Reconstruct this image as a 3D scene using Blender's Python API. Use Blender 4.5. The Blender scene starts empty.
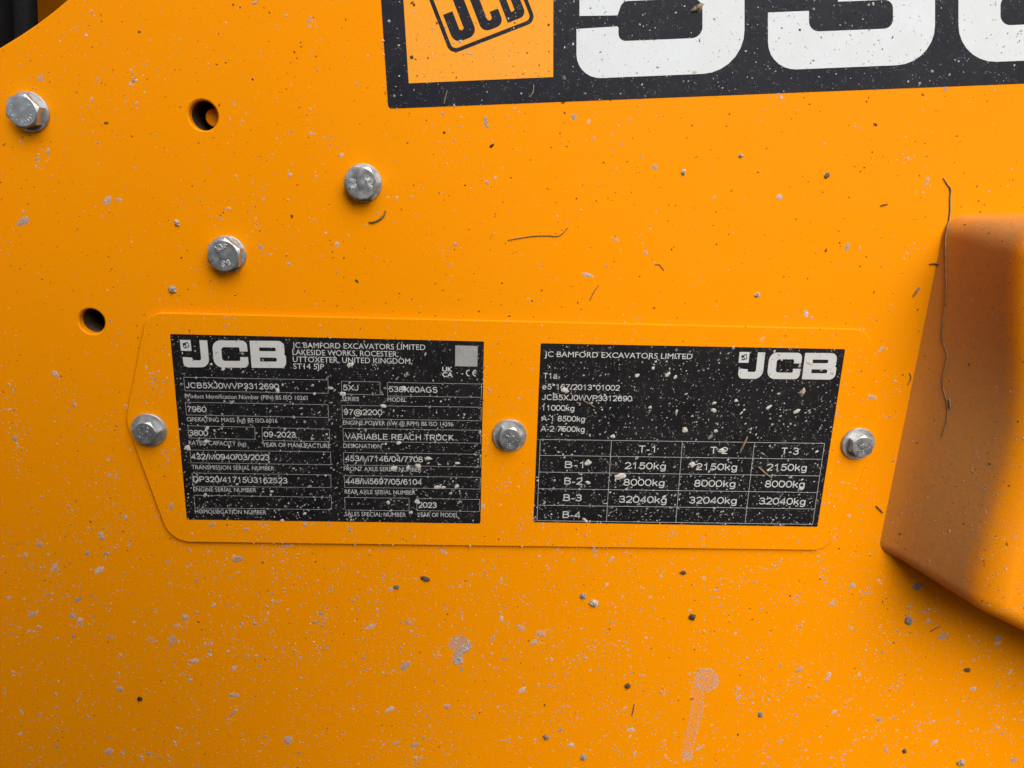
import bpy, math, random
from mathutils import Vector, Matrix, noise
from mathutils.geometry import tessellate_polygon
from mathutils.bvhtree import BVHTree

random.seed(11)
SC = bpy.context.scene
COL = SC.collection
Z0 = 1.2                                    # height of the label's top edge above the ground

# ------------------------------------------------------------------ camera
FPX = 769.0
CAM = Vector((0.1448, -0.3523, 0.0808 + Z0))
_p, _y, _r = 0.2797, 0.0399, 0.0326
FWD = Vector((math.sin(_y)*math.cos(_p), math.cos(_y)*math.cos(_p), -math.sin(_p)))
_rt = Vector((math.cos(_y), -math.sin(_y), 0)); _up = _rt.cross(FWD)
RIGHT = _rt*math.cos(_r) + _up*math.sin(_r)
UP = _up*math.cos(_r) - _rt*math.sin(_r)
cam = bpy.data.cameras.new('camera'); camo = bpy.data.objects.new('camera', cam); COL.objects.link(camo)
cam.sensor_width = 36; cam.lens = FPX/1024*36; cam.clip_start = 0.01; cam.clip_end = 1000
M = Matrix((RIGHT, UP, -FWD)).transposed().to_4x4(); M.translation = CAM
camo.matrix_world = M
SC.camera = camo

# ------------------------------------------------------------------ sky, soft sun, exposure
SUN_EL, SUN_AZ = math.radians(42), math.radians(20)       # azimuth from the panel's normal towards the right
w = bpy.data.worlds.new('World'); SC.world = w; w.use_nodes = True
nt = w.node_tree; bg = nt.nodes['Background']
sky = nt.nodes.new('ShaderNodeTexSky'); sky.sky_type = 'NISHITA'; sky.sun_disc = False
sky.sun_elevation = SUN_EL; sky.sun_rotation = math.pi - SUN_AZ
sky.air_density = 1.0; sky.dust_density = 4.0; sky.ozone_density = 1.0
bg.inputs['Strength'].default_value = 0.05
nt.links.new(sky.outputs[0], bg.inputs['Color'])
sun = bpy.data.lights.new('sun', 'SUN'); suno = bpy.data.objects.new('sun', sun); COL.objects.link(suno)
sun.energy = 1.5; sun.angle = math.radians(54); sun.color = (1.0, 0.98, 0.95)
sd = Vector((math.sin(SUN_AZ)*math.cos(SUN_EL), -math.cos(SUN_AZ)*math.cos(SUN_EL), math.sin(SUN_EL)))
suno.rotation_euler = sd.to_track_quat('Z', 'Y').to_euler(); suno.location = (0.4, -2, 3)
vs = SC.view_settings; vs.view_transform = 'Standard'; vs.look = 'None'; vs.exposure = 1.27; vs.gamma = 1
vs.use_curve_mapping = False

# ------------------------------------------------------------------ helpers
def ray(px, py):
    return (RIGHT*((px-512)/FPX) + UP*((384-py)/FPX) + FWD).normalized()
def at(px, py, out=0.0):
    """Point of the plane parallel to the panel, OUT metres in front of it."""
    d = ray(px, py); t = (-out - CAM.y)/d.y
    return CAM + d*t
def xz(px, py, out=0.0):
    p = at(px, py, out); return (p.x, p.z)
def unit(px, py, out=0.0):
    return (at(px+1, py, out) - at(px, py, out)).length

def link(name, me, mat, parent=None):
    o = bpy.data.objects.new(name, me); COL.objects.link(o)
    if mat is not None and not me.materials: me.materials.append(mat)
    if parent is not None: o.parent = parent
    return o
def mesh(name, v, f, smooth=False):
    me = bpy.data.meshes.new(name); me.from_pydata([tuple(p) for p in v], [], f); me.update()
    if smooth: me.shade_smooth()
    return me
def thing(name, label, cat, loc=(0, 0, 0), group=None):
    o = bpy.data.objects.new(name, None); COL.objects.link(o); o.location = loc
    o.empty_display_size = 0.01
    return tag(o, label, cat, group)
def tag(o, label=None, cat=None, group=None, kind=None):
    if label: o['label'] = label
    if cat: o['category'] = cat
    if group: o['group'] = group
    if kind: o['kind'] = kind
    return o
def rpoly(pts, r=0.0, n=7):
    """Polygon (x, z[, radius]) with rounded corners."""
    out = []; N = len(pts)
    for i in range(N):
        p = pts[i]; rr = p[2] if len(p) > 2 else r
        a, b, c = Vector(pts[i-1][:2]), Vector(p[:2]), Vector(pts[(i+1) % N][:2])
        if rr <= 0: out.append((b.x, b.y)); continue
        u, v = (a-b).normalized(), (c-b).normalized()
        ang = math.acos(max(-1, min(1, u.dot(v))))
        t = min(rr/math.tan(ang/2), (a-b).length*.49, (c-b).length*.49); rr = t*math.tan(ang/2)
        ctr = b + (u+v).normalized()*(rr/math.sin(ang/2))
        s, e = b+u*t-ctr, b+v*t-ctr
        a0 = math.atan2(s.y, s.x); da = math.atan2(e.y, e.x)-a0
        while da > math.pi: da -= 2*math.pi
        while da < -math.pi: da += 2*math.pi
        for k in range(n+1):
            th = a0+da*k/n; out.append((ctr.x+rr*math.cos(th), ctr.y+rr*math.sin(th)))
    return out
def area(l): return .5*sum(l[i-1][0]*l[i][1]-l[i][0]*l[i-1][1] for i in range(len(l)))
def offset(l, d):
    """Move a loop inwards (towards its own inside when counter-clockwise) by d."""
    out = []; N = len(l)
    for i in range(N):
        a, b, c = Vector(l[i-1]), Vector(l[i]), Vector(l[(i+1) % N])
        n1 = (b-a).normalized() if (b-a).length > 1e-9 else Vector((0, 0))
        n2 = (c-b).normalized() if (c-b).length > 1e-9 else n1
        t = n1+n2
        if t.length < 1e-6: out.append((b.x, b.y)); continue
        t.normalize(); nrm = Vector((-t.y, t.x)); k = max(.4, abs(nrm.dot(Vector((-n1.y, n1.x))))) if n1.length else 1
        out.append((b.x+nrm.x*d/k, b.y+nrm.y*d/k))
    return out
def flat(name, loops, out):
    """Flat print: loops[0] outer, further loops holes (several shapes may be given as a list of such lists)."""
    V, F = [], []
    shapes = loops if isinstance(loops[0][0], list) else [loops]
    for sh in shapes:
        b = len(V); pts = [p for l in sh for p in l]
        V += [(x, -out, z) for x, z in pts]
        for t in tessellate_polygon([[Vector((x, z, 0)) for x, z in l] for l in sh]):
            a = [Vector(pts[i]) for i in t]
            cr = (a[1]-a[0]).cross(a[2]-a[0])
            F.append([b+i for i in (t if cr > 0 else t[::-1])])
    return mesh(name, V, F)
def slab(name, loops, out, back, ch=0.0003):
    """Plate with chamfered front edges and holes; OUT and BACK are heights in front of the panel plane."""
    V, F, front = [], [], []
    for k, l in enumerate(loops):
        l = list(l)
        if (area(l) < 0) == (k == 0): l.reverse()
        n = len(l); b = len(V)
        fr = offset(l, ch)
        for ring, y in ((fr, -out), (l, -out+ch), (l, -back)):
            V += [(x, y, z) for x, z in ring]
        front.append((b, fr))
        for j in range(2):
            for i in range(n):
                p, q = b+j*n+i, b+j*n+(i+1) % n
                F.append((p, p+n, q+n, q))
    idx = [b+i for b, fr in front for i in range(len(fr))]
    pts = [p for b, fr in front for p in fr]
    for t in tessellate_polygon([[Vector((x, z, 0)) for x, z in fr] for b, fr in front]):
        a = [Vector(pts[i]) for i in t]
        cr = (a[1]-a[0]).cross(a[2]-a[0])
        F.append([idx[i] for i in (t if cr > 0 else t[::-1])])
    return mesh(name, V, F)
def tube(name, pts, rads, seg=8):
    V, F = [], []; N = len(pts)
    pts = [Vector(p) for p in pts]
    for i, p in enumerate(pts):
        t = (pts[min(i+1, N-1)]-pts[max(i-1, 0)]).normalized()
        a = t.cross(Vector((0.3, 1, 0.2))).normalized(); b = t.cross(a)
        for k in range(seg):
            th = 2*math.pi*k/seg; V.append(p+(a*math.cos(th)+b*math.sin(th))*rads[i])
    for i in range(N-1):
        for k in range(seg):
            F.append((i*seg+k, i*seg+(k+1) % seg, (i+1)*seg+(k+1) % seg, (i+1)*seg+k))
    F.append(list(range(seg))[::-1]); F.append([(N-1)*seg+k for k in range(seg)])
    return mesh(name, V, F, True)

# ------------------------------------------------------------------ materials
def mat(name):
    m = bpy.data.materials.new(name); m.use_nodes = True
    return m, m.node_tree, m.node_tree.nodes['Principled BSDF']
def nd(t, ty, **k):
    n = t.nodes.new(ty)
    for a, b in k.items():
        if a in n.inputs: n.inputs[a].default_value = b
        else: setattr(n, a, b)
    return n
def ramp(t, src, stops):
    r = t.nodes.new('ShaderNodeValToRGB'); cr = r.color_ramp
    while len(cr.elements) < len(stops): cr.elements.new(.5)
    for e, (p, c) in zip(cr.elements, stops): e.position = p; e.color = (c, c, c, 1) if not isinstance(c, tuple) else (*c, 1)
    t.links.new(src, r.inputs[0]); return r.outputs[0]
def mixc(t, fac, a, b):
    m = t.nodes.new('ShaderNodeMix'); m.data_type = 'RGBA'
    for s, i in ((fac, 0), (a, 6), (b, 7)):
        if hasattr(s, 'is_output'): t.links.new(s, m.inputs[i])
        else: m.inputs[i].default_value = s if i == 0 else (*s, 1)
    return m.outputs[2]
def coords(t):
    return t.nodes.new('ShaderNodeTexCoord').outputs['Object']
def nz(t, co, scale, detail=4, rough=.55):
    n = nd(t, 'ShaderNodeTexNoise', Scale=scale, Detail=detail, Roughness=rough); t.links.new(co, n.inputs['Vector']); return n.outputs[0]

def paint(name, base, dust, rough=.42, dustiness=.12, peel=.08, fine=.5, dust_shade=0):
    """Sprayed enamel with orange peel, a thin uneven dust film and pinprick specks of dirt."""
    m, t, p = mat(name); co = coords(t)
    film = ramp(t, nz(t, co, 22, 6, .65), [(.35, 0.0), (.75, 1.0)])
    grain = ramp(t, nz(t, co, 900, 3, .6), [(.5, 0.0), (.8, 1.0)])
    mm = nd(t, 'ShaderNodeMath', operation='MULTIPLY'); t.links.new(film, mm.inputs[0]); mm.inputs[1].default_value = dustiness
    m2 = nd(t, 'ShaderNodeMath', operation='MULTIPLY'); t.links.new(grain, m2.inputs[0]); m2.inputs[1].default_value = dustiness*1.2
    ad = nd(t, 'ShaderNodeMath', operation='ADD'); t.links.new(mm.outputs[0], ad.inputs[0]); t.links.new(m2.outputs[0], ad.inputs[1])
    fac = ad.outputs[0]
    if dust_shade:      # dust on the cover's sides, tinted dark to deepen their shade; front clean
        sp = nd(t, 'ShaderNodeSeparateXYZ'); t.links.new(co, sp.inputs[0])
        dp = nd(t, 'ShaderNodeMath', operation='MULTIPLY_ADD'); t.links.new(sp.outputs['Y'], dp.inputs[0]); dp.inputs[1].default_value = -1/dust_shade
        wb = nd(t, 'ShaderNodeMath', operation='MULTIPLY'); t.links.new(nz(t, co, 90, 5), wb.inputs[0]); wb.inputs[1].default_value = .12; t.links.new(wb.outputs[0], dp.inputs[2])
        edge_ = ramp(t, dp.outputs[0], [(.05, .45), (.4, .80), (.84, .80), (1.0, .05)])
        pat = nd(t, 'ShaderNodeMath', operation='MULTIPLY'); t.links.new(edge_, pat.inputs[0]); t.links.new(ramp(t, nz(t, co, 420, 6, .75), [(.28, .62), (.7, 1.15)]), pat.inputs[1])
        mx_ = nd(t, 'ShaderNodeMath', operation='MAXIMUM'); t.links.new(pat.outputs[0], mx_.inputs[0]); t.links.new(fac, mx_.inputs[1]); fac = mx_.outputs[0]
    c = mixc(t, fac, base, dust)
    c = mixc(t, ramp(t, nz(t, co, 1300, 4, .7), [(.38, .30), (.66, .0)]), c, tuple(x*.72 for x in base))
    vo = nd(t, 'ShaderNodeTexVoronoi', Scale=420, Randomness=1.0); t.links.new(co, vo.inputs['Vector'])
    dots = ramp(t, vo.outputs['Distance'], [(.06, 1.0), (.13, 0.0)])
    sel = ramp(t, nz(t, co, 160, 2), [(.52, 0.0), (.62, 1.0)])
    m3 = nd(t, 'ShaderNodeMath', operation='MULTIPLY'); t.links.new(dots, m3.inputs[0]); t.links.new(sel, m3.inputs[1])
    m4 = nd(t, 'ShaderNodeMath', operation='MULTIPLY'); t.links.new(m3.outputs[0], m4.inputs[0]); m4.inputs[1].default_value = fine
    c = mixc(t, m4.outputs[0], c, (base[0]*.28+.02, base[1]*.3+.015, .012))
    t.links.new(c, p.inputs['Base Color'])
    rr = ramp(t, nz(t, co, 30, 5), [(.3, rough-.06), (.7, rough+.14)]); t.links.new(rr, p.inputs['Roughness'])
    bp = nd(t, 'ShaderNodeBump', Strength=peel, Distance=.0004); t.links.new(nz(t, co, 420, 2), bp.inputs['Height'])
    t.links.new(bp.outputs[0], p.inputs['Normal'])
    p.inputs['Specular IOR Level'].default_value = .06
    return m
ORANGE = paint('orange_paint', (.82, .262, .0), (.60, .29, .006), rough=.38, dustiness=.14)
ORANGE_DUST_SHADE = paint('dusty_shaded_orange_paint', (.82, .262, .0), (.29, .185, .092), rough=.45, dustiness=.10, fine=.3, dust_shade=.044)  # dust brown also carries part of the side walls' shade
DECAL_ORANGE = paint('decal_orange_print', (.82, .32, .022), (.5, .35, .2), rough=.4, peel=.02)
DARK_PAINT = paint('black_rubber', (.006, .006, .008), (.06, .058, .056), rough=.5, dustiness=.12, peel=.25, fine=0)

def printed(name, base, dust, rough, dustiness, fine):
    m, t, p = mat(name); co = coords(t)
    film = ramp(t, nz(t, co, 60, 6, .7), [(.3, 0.0), (.8, dustiness)])
    vo = nd(t, 'ShaderNodeTexVoronoi', Scale=1500, Randomness=1.0); t.links.new(co, vo.inputs['Vector'])
    dots = ramp(t, vo.outputs['Distance'], [(.12, 1.0), (.3, 0.0)])
    sel = ramp(t, nz(t, co, 380, 3), [(.52, 0.0), (.66, fine)])
    m3 = nd(t, 'ShaderNodeMath', operation='MULTIPLY'); t.links.new(dots, m3.inputs[0]); t.links.new(sel, m3.inputs[1])
    c = mixc(t, film, base, dust); c = mixc(t, m3.outputs[0], c, dust)
    t.links.new(c, p.inputs['Base Color']); p.inputs['Roughness'].default_value = rough
    p.inputs['Specular IOR Level'].default_value = .16
    return m
LABEL_BLACK = printed('label_black_vinyl', (.0045, .0045, .006), (.34, .32, .29), .5, .03, .75)
DECAL_BLACK = printed('decal_charcoal_vinyl', (.0055, .0068, .0135), (.33, .31, .28), .5, .035, .8)
PRINT_WHITE = printed('label_silver_print', (.50, .51, .505), (.36, .34, .31), .5, .45, .5)
DECAL_WHITE = printed('decal_white_vinyl', (.60, .645, .67), (.34, .30, .25), .42, .2, .6)

def zinc(name, base, rough):
    m, t, p = mat(name); co = coords(t)
    c = ramp(t, nz(t, co, 260, 6, .7), [(.25, tuple(b*.55 for b in base)), (.7, base)])
    spot = ramp(t, nz(t, co, 700, 3), [(.60, 0.0), (.72, .55)])
    c = mixc(t, spot, c, (.22, .17, .12)); t.links.new(c, p.inputs['Base Color'])
    p.inputs['Metallic'].default_value = .85
    t.links.new(ramp(t, nz(t, co, 300, 5), [(.3, rough-.08), (.7, rough+.15)]), p.inputs['Roughness'])
    bp = nd(t, 'ShaderNodeBump', Strength=.25, Distance=.0003); t.links.new(nz(t, co, 600, 5), bp.inputs['Height'])
    t.links.new(bp.outputs[0], p.inputs['Normal'])
    return m
ZINC = zinc('zinc_plated_steel', (.60, .64, .665), .33)
WASHER_ZINC = zinc('dull_zinc_washer', (.66, .66, .65), .46)

def dirt(name, bump=.6):
    m, t, p = mat(name); co = coords(t)
    at_ = nd(t, 'ShaderNodeAttribute', attribute_name='tint')
    v = ramp(t, nz(t, co, 1400, 4), [(.3, .62), (.7, 1.15)])
    mu = t.nodes.new('ShaderNodeMix'); mu.data_type = 'RGBA'; mu.blend_type = 'MULTIPLY'; mu.inputs[0].default_value = 1
    t.links.new(at_.outputs['Color'], mu.inputs[6]); t.links.new(v, mu.inputs[7])
    t.links.new(mu.outputs[2], p.inputs['Base Color']); p.inputs['Roughness'].default_value = .95
    p.inputs['Specular IOR Level'].default_value = .1
    al = nd(t, 'ShaderNodeMath', operation='MULTIPLY'); t.links.new(at_.outputs['Alpha'], al.inputs[0])
    t.links.new(ramp(t, nz(t, co, 900, 4), [(.3, .7), (.6, 1.0)]), al.inputs[1])
    t.links.new(al.outputs[0], p.inputs['Alpha'])
    bp = nd(t, 'ShaderNodeBump', Strength=bump, Distance=.0004); t.links.new(nz(t, co, 1800, 4), bp.inputs['Height'])
    t.links.new(bp.outputs[0], p.inputs['Normal'])
    return m
DIRT = dirt('dried_mud')
def plain(name, c, rough, c2=None, scale=300):
    m, t, p = mat(name); co = coords(t)
    t.links.new(ramp(t, nz(t, co, scale, 5), [(.3, c2 or tuple(x*.6 for x in c)), (.7, c)]), p.inputs['Base Color'])
    p.inputs['Roughness'].default_value = rough; p.inputs['Specular IOR Level'].default_value = .2
    return m
STRAW = plain('dry_straw', (.24, .155, .06), .8)
PALE_STRAW = plain('pale_dry_stem', (.34, .25, .15), .85, (.16, .11, .06))
STAMP = zinc('raised_steel_stamp', (.86, .87, .88), .38)

# ------------------------------------------------------------------ machine side panel, with its holes and cut-away corner
def circle(px, py, rad, n=36):
    c = at(px, py)
    return [(c.x+rad*math.cos(2*math.pi*k/n), c.z+rad*math.sin(2*math.pi*k/n)) for k in range(n)]
edge = [(-420, 262), (-260, 190), (-120, 112), (-40, 69.5), (0, 47.5), (18, 36.5), (36, 24.5), (53, 11.5), (68, -1), (90, -22), (120, -58), (150, -100), (185, -170), (200, -300)]
out_l = [xz(*p) for p in edge]
out_l = [(-.42, out_l[0][1]-.02)] + out_l + [(out_l[-1][0], Z0+.36), (.85, Z0+.36), (.85, Z0-.5), (-.42, Z0-.5)]
HOLES = [(203, 115.5, .0062), (91.5, 321.5, .0058)]
panel = link('side_panel', slab('side_panel', [out_l]+[circle(*h) for h in HOLES], 0.0, -.004, .0007), ORANGE)
tag(panel, 'large orange painted steel machine panel spattered with dried mud', 'panel')

# raised rounded cover at the right edge, drawn out of the panel
def cover():
    H, RF = .046, .0085
    base = rpoly([(*xz(948.5, 217), .009), (*xz(881, 548), .007), (*xz(1330, 770), .02), (*xz(1330, 214), .02)], n=10)
    top = rpoly([(*xz(1034, 230, H), .012), (*xz(990, 617, H), .014), (*xz(1420, 830, H), .02), (*xz(1420, 226, H), .02)], n=10)
    def dens(l, n=220):
        seg = []
        for i in range(4):
            a = l[i*11:(i+1)*11]; nx = l[((i+1)*11) % len(l)]
            seg += a
            for k in range(1, 16): seg.append((a[-1][0]+(nx[0]-a[-1][0])*k/16, a[-1][1]+(nx[1]-a[-1][1])*k/16))
        return seg
    b, t = dens(base), dens(top)
    for k in range(11, 26):                  # the left wall bellies out towards the front
        w_ = math.sin(math.pi*(k-10)/16)**2; t[k] = (t[k][0]+.0095*w_, t[k][1]+.002*w_)
    V, F = [], []; rings = []
    def L(d): return [(p[0]+(q[0]-p[0])*d/H, p[1]+(q[1]-p[1])*d/H) for p, q in zip(b, t)]
    sgn = 1 if area(b) > 0 else -1
    for k in range(9):
        d = (H-RF)*k/8; rings.append((L(d) if k else offset(L(0), -.0012*sgn), d))
    for k in range(1, 13):
        a = math.pi/2*k/12; d = H-RF+RF*math.sin(a); rings.append((offset(L(d), sgn*RF*(1-math.cos(a))), d))
    N = len(b)
    for l, d in rings: V += [(x, -d, z) for x, z in l]
    for j in range(len(rings)-1):
        for i in range(N):
            q = (j*N+i, j*N+(i+1) % N, (j+1)*N+(i+1) % N, (j+1)*N+i)
            F.append(q if sgn > 0 else q[::-1])
    last = [(len(rings)-1)*N+i for i in range(N)]
    cx = sum(V[i][0] for i in last)/N; cz = sum(V[i][2] for i in last)/N; c = len(V); V.append((cx, -H, cz))
    for i in range(N):
        q = (last[i], last[(i+1) % N], c); F.append(q if sgn > 0 else q[::-1])
    return mesh('raised_cover', V, F, True)
cov = link('raised_cover', cover(), ORANGE_DUST_SHADE, panel)
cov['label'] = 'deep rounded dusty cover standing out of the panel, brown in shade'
BV = BVHTree.FromObject(cov, bpy.context.evaluated_depsgraph_get())
def surf(px, py, lift=0.0, plate=0.0):
    """Point and normal on the cover where the line of sight meets it, else on the panel (or the plate on it)."""
    h = BV.ray_cast(CAM, ray(px, py))
    if h[0] is not None: 
        n = h[1] if h[1].dot(ray(px, py)) < 0 else -h[1]
        return h[0]+n*lift, n
    return at(px, py, plate+lift), Vector((0, -1, 0))

# inner frame seen behind the cut-away corner and in the holes, and the hoses in front of it
q4 = [at(-500, 300, -.20), at(330, 300, -.20), at(330, -330, -.012), at(-500, -330, -.012)]
q4 += [p+Vector((0, .004, .004)) for p in q4]
inner = link('inner_frame', mesh('inner_frame', q4, [(0, 1, 2, 3), (7, 6, 5, 4), (0, 4, 5, 1), (1, 5, 6, 2), (2, 6, 7, 3), (3, 7, 4, 0)]), ORANGE)
tag(inner, 'shaded orange inner frame plate behind the cut-away corner of the panel', 'frame')
def peg():
    c = at(214.5, 117.5, -.009); n = 24; V, F = [], []
    for y, r in ((.009, .0036), (.0094, .0040), (.039, .0040)):
        V += [(c.x+r*math.cos(2*math.pi*k/n), y, c.z+r*math.sin(2*math.pi*k/n)) for k in range(n)]
    for j in range(2):
        for k in range(n): F.append((j*n+k, (j+1)*n+k, (j+1)*n+(k+1) % n, j*n+(k+1) % n))
    F.append(list(range(n)))
    return mesh('stud', V, F)
link('stud', peg(), ORANGE, panel)
STEEL = plain('dark_steel', (.13, .085, .05), .5)
for hx, hy, hr in HOLES:          # blind bores behind the two open holes
    c = at(hx, hy); n = 28; V, F = [], []
    for y, r in ((.0042, hr+.0006), (.040, hr+.0006), (.0401, .0001)):
        V += [(c.x+r*math.cos(2*math.pi*k/n), y, c.z+r*math.sin(2*math.pi*k/n)) for k in range(n)]
    for j in range(2):
        for k in range(n): F.append((j*n+k, j*n+(k+1) % n, (j+1)*n+(k+1) % n, (j+1)*n+k))
    link('bore', mesh('bore', V, F), STEEL, panel)
def hose(px0, px1, out, rad, name, label):
    a, b = at(px0, -260, out), at(px1, 200, out)
    pts = [a.lerp(b, k/24)+Vector((.0015*math.sin(k*.5), 0, 0)) for k in range(25)]
    return tag(link(name, tube(name, pts, [rad*(1+.012*math.sin(k*2.1)) for k in range(25)], 28), DARK_PAINT), label, 'hose')
hose(-2, -30, -.034, .0175, 'rubber_hose', 'thick black rubber hose behind the cut-away corner, at the picture edge')
hose(33, 18, -.016, .0046, 'rubber_hose', 'thin black hose alongside the thick one behind the panel corner')

# ------------------------------------------------------------------ text
_font_objs = []
def font_mesh(body, bold=0.0):
    cu = bpy.data.curves.new('text_curve', 'FONT'); cu.body = body; cu.resolution_u = 3; cu.offset = bold
    o = bpy.data.objects.new('text_curve', cu); COL.objects.link(o)
    bpy.context.view_layer.update()
    dg = bpy.context.evaluated_depsgraph_get()
    me = bpy.data.meshes.new_from_object(o.evaluated_get(dg))
    bpy.data.objects.remove(o); bpy.data.curves.remove(cu)
    return me
_h = font_mesh('H'); CAP = max(v.co.y for v in _h.vertices)
def lettering(body, x0, y0, x1, y1, cap, out, parent, material, bold=0.0, name='lettering'):
    """Print BODY so that it runs from pixel-derived point 0 to point 1 on the label, capitals CAP px tall there."""
    me = font_mesh(body, bold)
    a, b = at(x0, y0, out), at(x1, y1, out)
    ex = (b-a); wd = ex.length; ex.normalize(); ez = Vector((-ex.z, 0, ex.x))
    if ez.z < 0: ez = -ez
    u = (at(x0, y0, out)-at(x0, y0-cap, out)).length
    mx = min(v.co.x for v in me.vertices); Mx = max(v.co.x for v in me.vertices)
    for v in me.vertices:
        p = a + ex*((v.co.x-mx)/(Mx-mx)*wd) + ez*(v.co.y/CAP*u)
        v.co = p
    me.update()
    if me.polygons and me.polygons[0].normal.y > 0: me.flip_normals()
    me.materials.clear()
    return link(name, me, material, parent)
# plain grotesque lettering drawn as strokes, for the stamped-in values (capitals 1 high)
def _arc(cx, cy, rx, ry, a0, a1, n=9):
    return [(cx+rx*math.cos(math.radians(a0+(a1-a0)*k/n)), cy+ry*math.sin(math.radians(a0+(a1-a0)*k/n))) for k in range(n+1)]
def _glyphs():
    A = _arc; g = {}
    O = lambda cx, cy, rx, ry: A(cx, cy, rx, ry, 0, 360, 18)
    g['0'] = (.56, [O(.28, .5, .25, .45)])
    g['1'] = (.56, [[(.1, .72), (.24, .82), (.31, .98), (.31, 0)]])
    g['2'] = (.56, [A(.28, .69, .235, .26, 170, -20, 10)+[(.40, .44), (.07, .06)], [(.03, .06), (.53, .06)]])
    g['3'] = (.56, [A(.27, .72, .21, .23, 165, -70, 9), A(.28, .29, .23, .24, 80, -165, 11), [(.2, .53), (.33, .53)]])
    g['4'] = (.56, [[(.41, 0), (.41, .95), (.04, .30), (.04, .28), (.55, .28)]])
    g['5'] = (.56, [[(.49, .93), (.14, .93), (.09, .50)]+A(.27, .34, .235, .29, 135, -165, 12)])
    g['6'] = (.56, [A(.30, .69, .20, .26, 25, 120, 6)+A(.30, .46, .245, .42, 140, 195, 5), O(.29, .33, .22, .28)])
    g['7'] = (.56, [[(.04, .93), (.52, .93), (.35, .62), (.24, .30), (.20, 0)]])
    g['8'] = (.56, [O(.28, .73, .19, .22), O(.28, .28, .235, .235)])
    g['9'] = (.56, [A(.27, .31, .20, .26, 205, 300, 6)+A(.27, .52, .245, .42, -40, 15, 5), O(.28, .67, .22, .28)])
    g['A'] = (.68, [[(.02, 0), (.34, .97), (.66, 0)], [(.14, .33), (.54, .33)]])
    g['B'] = (.66, [[(.08, 0), (.08, .94), (.34, .94)]+A(.34, .74, .20, .20, 90, -90, 8)+[(.08, .54)], [(.08, .06), (.36, .06)]+A(.36, .30, .23, .24, -90, 90, 8)])
    g['C'] = (.72, [A(.37, .5, .31, .45, 40, 320, 18)])
    g['D'] = (.72, [[(.09, .06), (.09, .94), (.32, .94)]+A(.32, .5, .33, .44, 90, -90, 12)+[(.09, .06)]])
    g['E'] = (.66, [[(.61, .94), (.09, .94), (.09, .06), (.63, .06)], [(.09, .52), (.57, .52)]])
    g['F'] = (.6, [[(.57, .94), (.09, .94), (.09, 0)], [(.09, .5), (.5, .5)]])
    g['G'] = (.76, [A(.38, .5, .32, .45, 45, 300, 16)+[(.67, .18), (.67, .46), (.42, .46)]])
    g['H'] = (.72, [[(.09, 0), (.09, 1)], [(.63, 0), (.63, 1)], [(.09, .52), (.63, .52)]])
    g['I'] = (.28, [[(.14, 0), (.14, 1)]])
    g['J'] = (.5, [[(.40, 1), (.40, .27)]+A(.22, .27, .18, .22, 0, -175, 9)])
    g['K'] = (.66, [[(.09, 0), (.09, 1)], [(.60, 1), (.12, .42)], [(.26, .60), (.64, 0)]])
    g['L'] = (.56, [[(.09, 1), (.09, .06), (.53, .06)]])
    g['M'] = (.82, [[(.08, 0), (.08, .95), (.41, .05), (.74, .95), (.74, 0)]])
    g['N'] = (.72, [[(.09, 0), (.09, .95), (.63, .05), (.63, 1)]])
    g['P'] = (.66, [[(.09, 0), (.09, .94), (.36, .94)]+A(.36, .69, .23, .25, 90, -90, 9)+[(.09, .44)]])
    g['R'] = (.72, [[(.09, 0), (.09, .94), (.38, .94)]+A(.38, .70, .23, .24, 90, -90, 9)+[(.09, .46)], [(.36, .46), (.68, 0)]])
    g['S'] = (.66, [A(.33, .73, .235, .22, 25, 250, 10)+A(.33, .29, .26, .245, 75, -160, 11)])
    g['T'] = (.6, [[(.30, 0), (.30, .94)], [(.02, .94), (.58, .94)]])
    g['U'] = (.72, [[(.09, 1), (.09, .35)]+A(.36, .35, .27, .30, 180, 360, 11)+[(.63, 1)]])
    g['V'] = (.66, [[(.02, 1), (.33, .03), (.64, 1)]])
    g['W'] = (.94, [[(.02, 1), (.245, .04), (.47, .95), (.695, .04), (.92, 1)]])
    g['X'] = (.66, [[(.03, 1), (.63, 0)], [(.63, 1), (.03, 0)]])
    g['/'] = (.28, [[(.0, 0), (.28, 1)]])
    g['-'] = (.34, [[(.04, .34), (.30, .34)]])
    g['*'] = (.4, [[(.20, 1), (.20, .66)], [(.05, .90), (.35, .74)], [(.35, .90), (.05, .74)]])
    g['@'] = (1.0, [A(.5, .38, .44, .56, -50, 295, 22), O(.49, .4, .18, .22), [(.70, .64), (.64, .22), (.76, .2)]+A(.72, .46, .22, .26, -60, 10, 4)])
    g['k'] = (.5, [[(.08, 0), (.08, 1)], [(.45, .70), (.11, .33)], [(.21, .46), (.48, 0)]])
    g['g'] = (.56, [O(.27, .36, .205, .32), [(.48, .71), (.48, -.05)]+A(.27, -.05, .21, .19, 0, -155, 8)])
    g['e'] = (.56, [[(.06, .37), (.50, .37)]+A(.28, .36, .225, .32, 0, 310, 14)])
    g['a'] = (.56, [A(.27, .50, .19, .19, 155, 0, 7)+[(.46, .10), (.50, .0)], A(.25, .20, .19, .165, 20, 340, 12)+[(.46, .2), (.46, .40), (.30, .37)]])
    g[' '] = (.28, [])
    return g
GLYPH = _glyphs()
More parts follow.
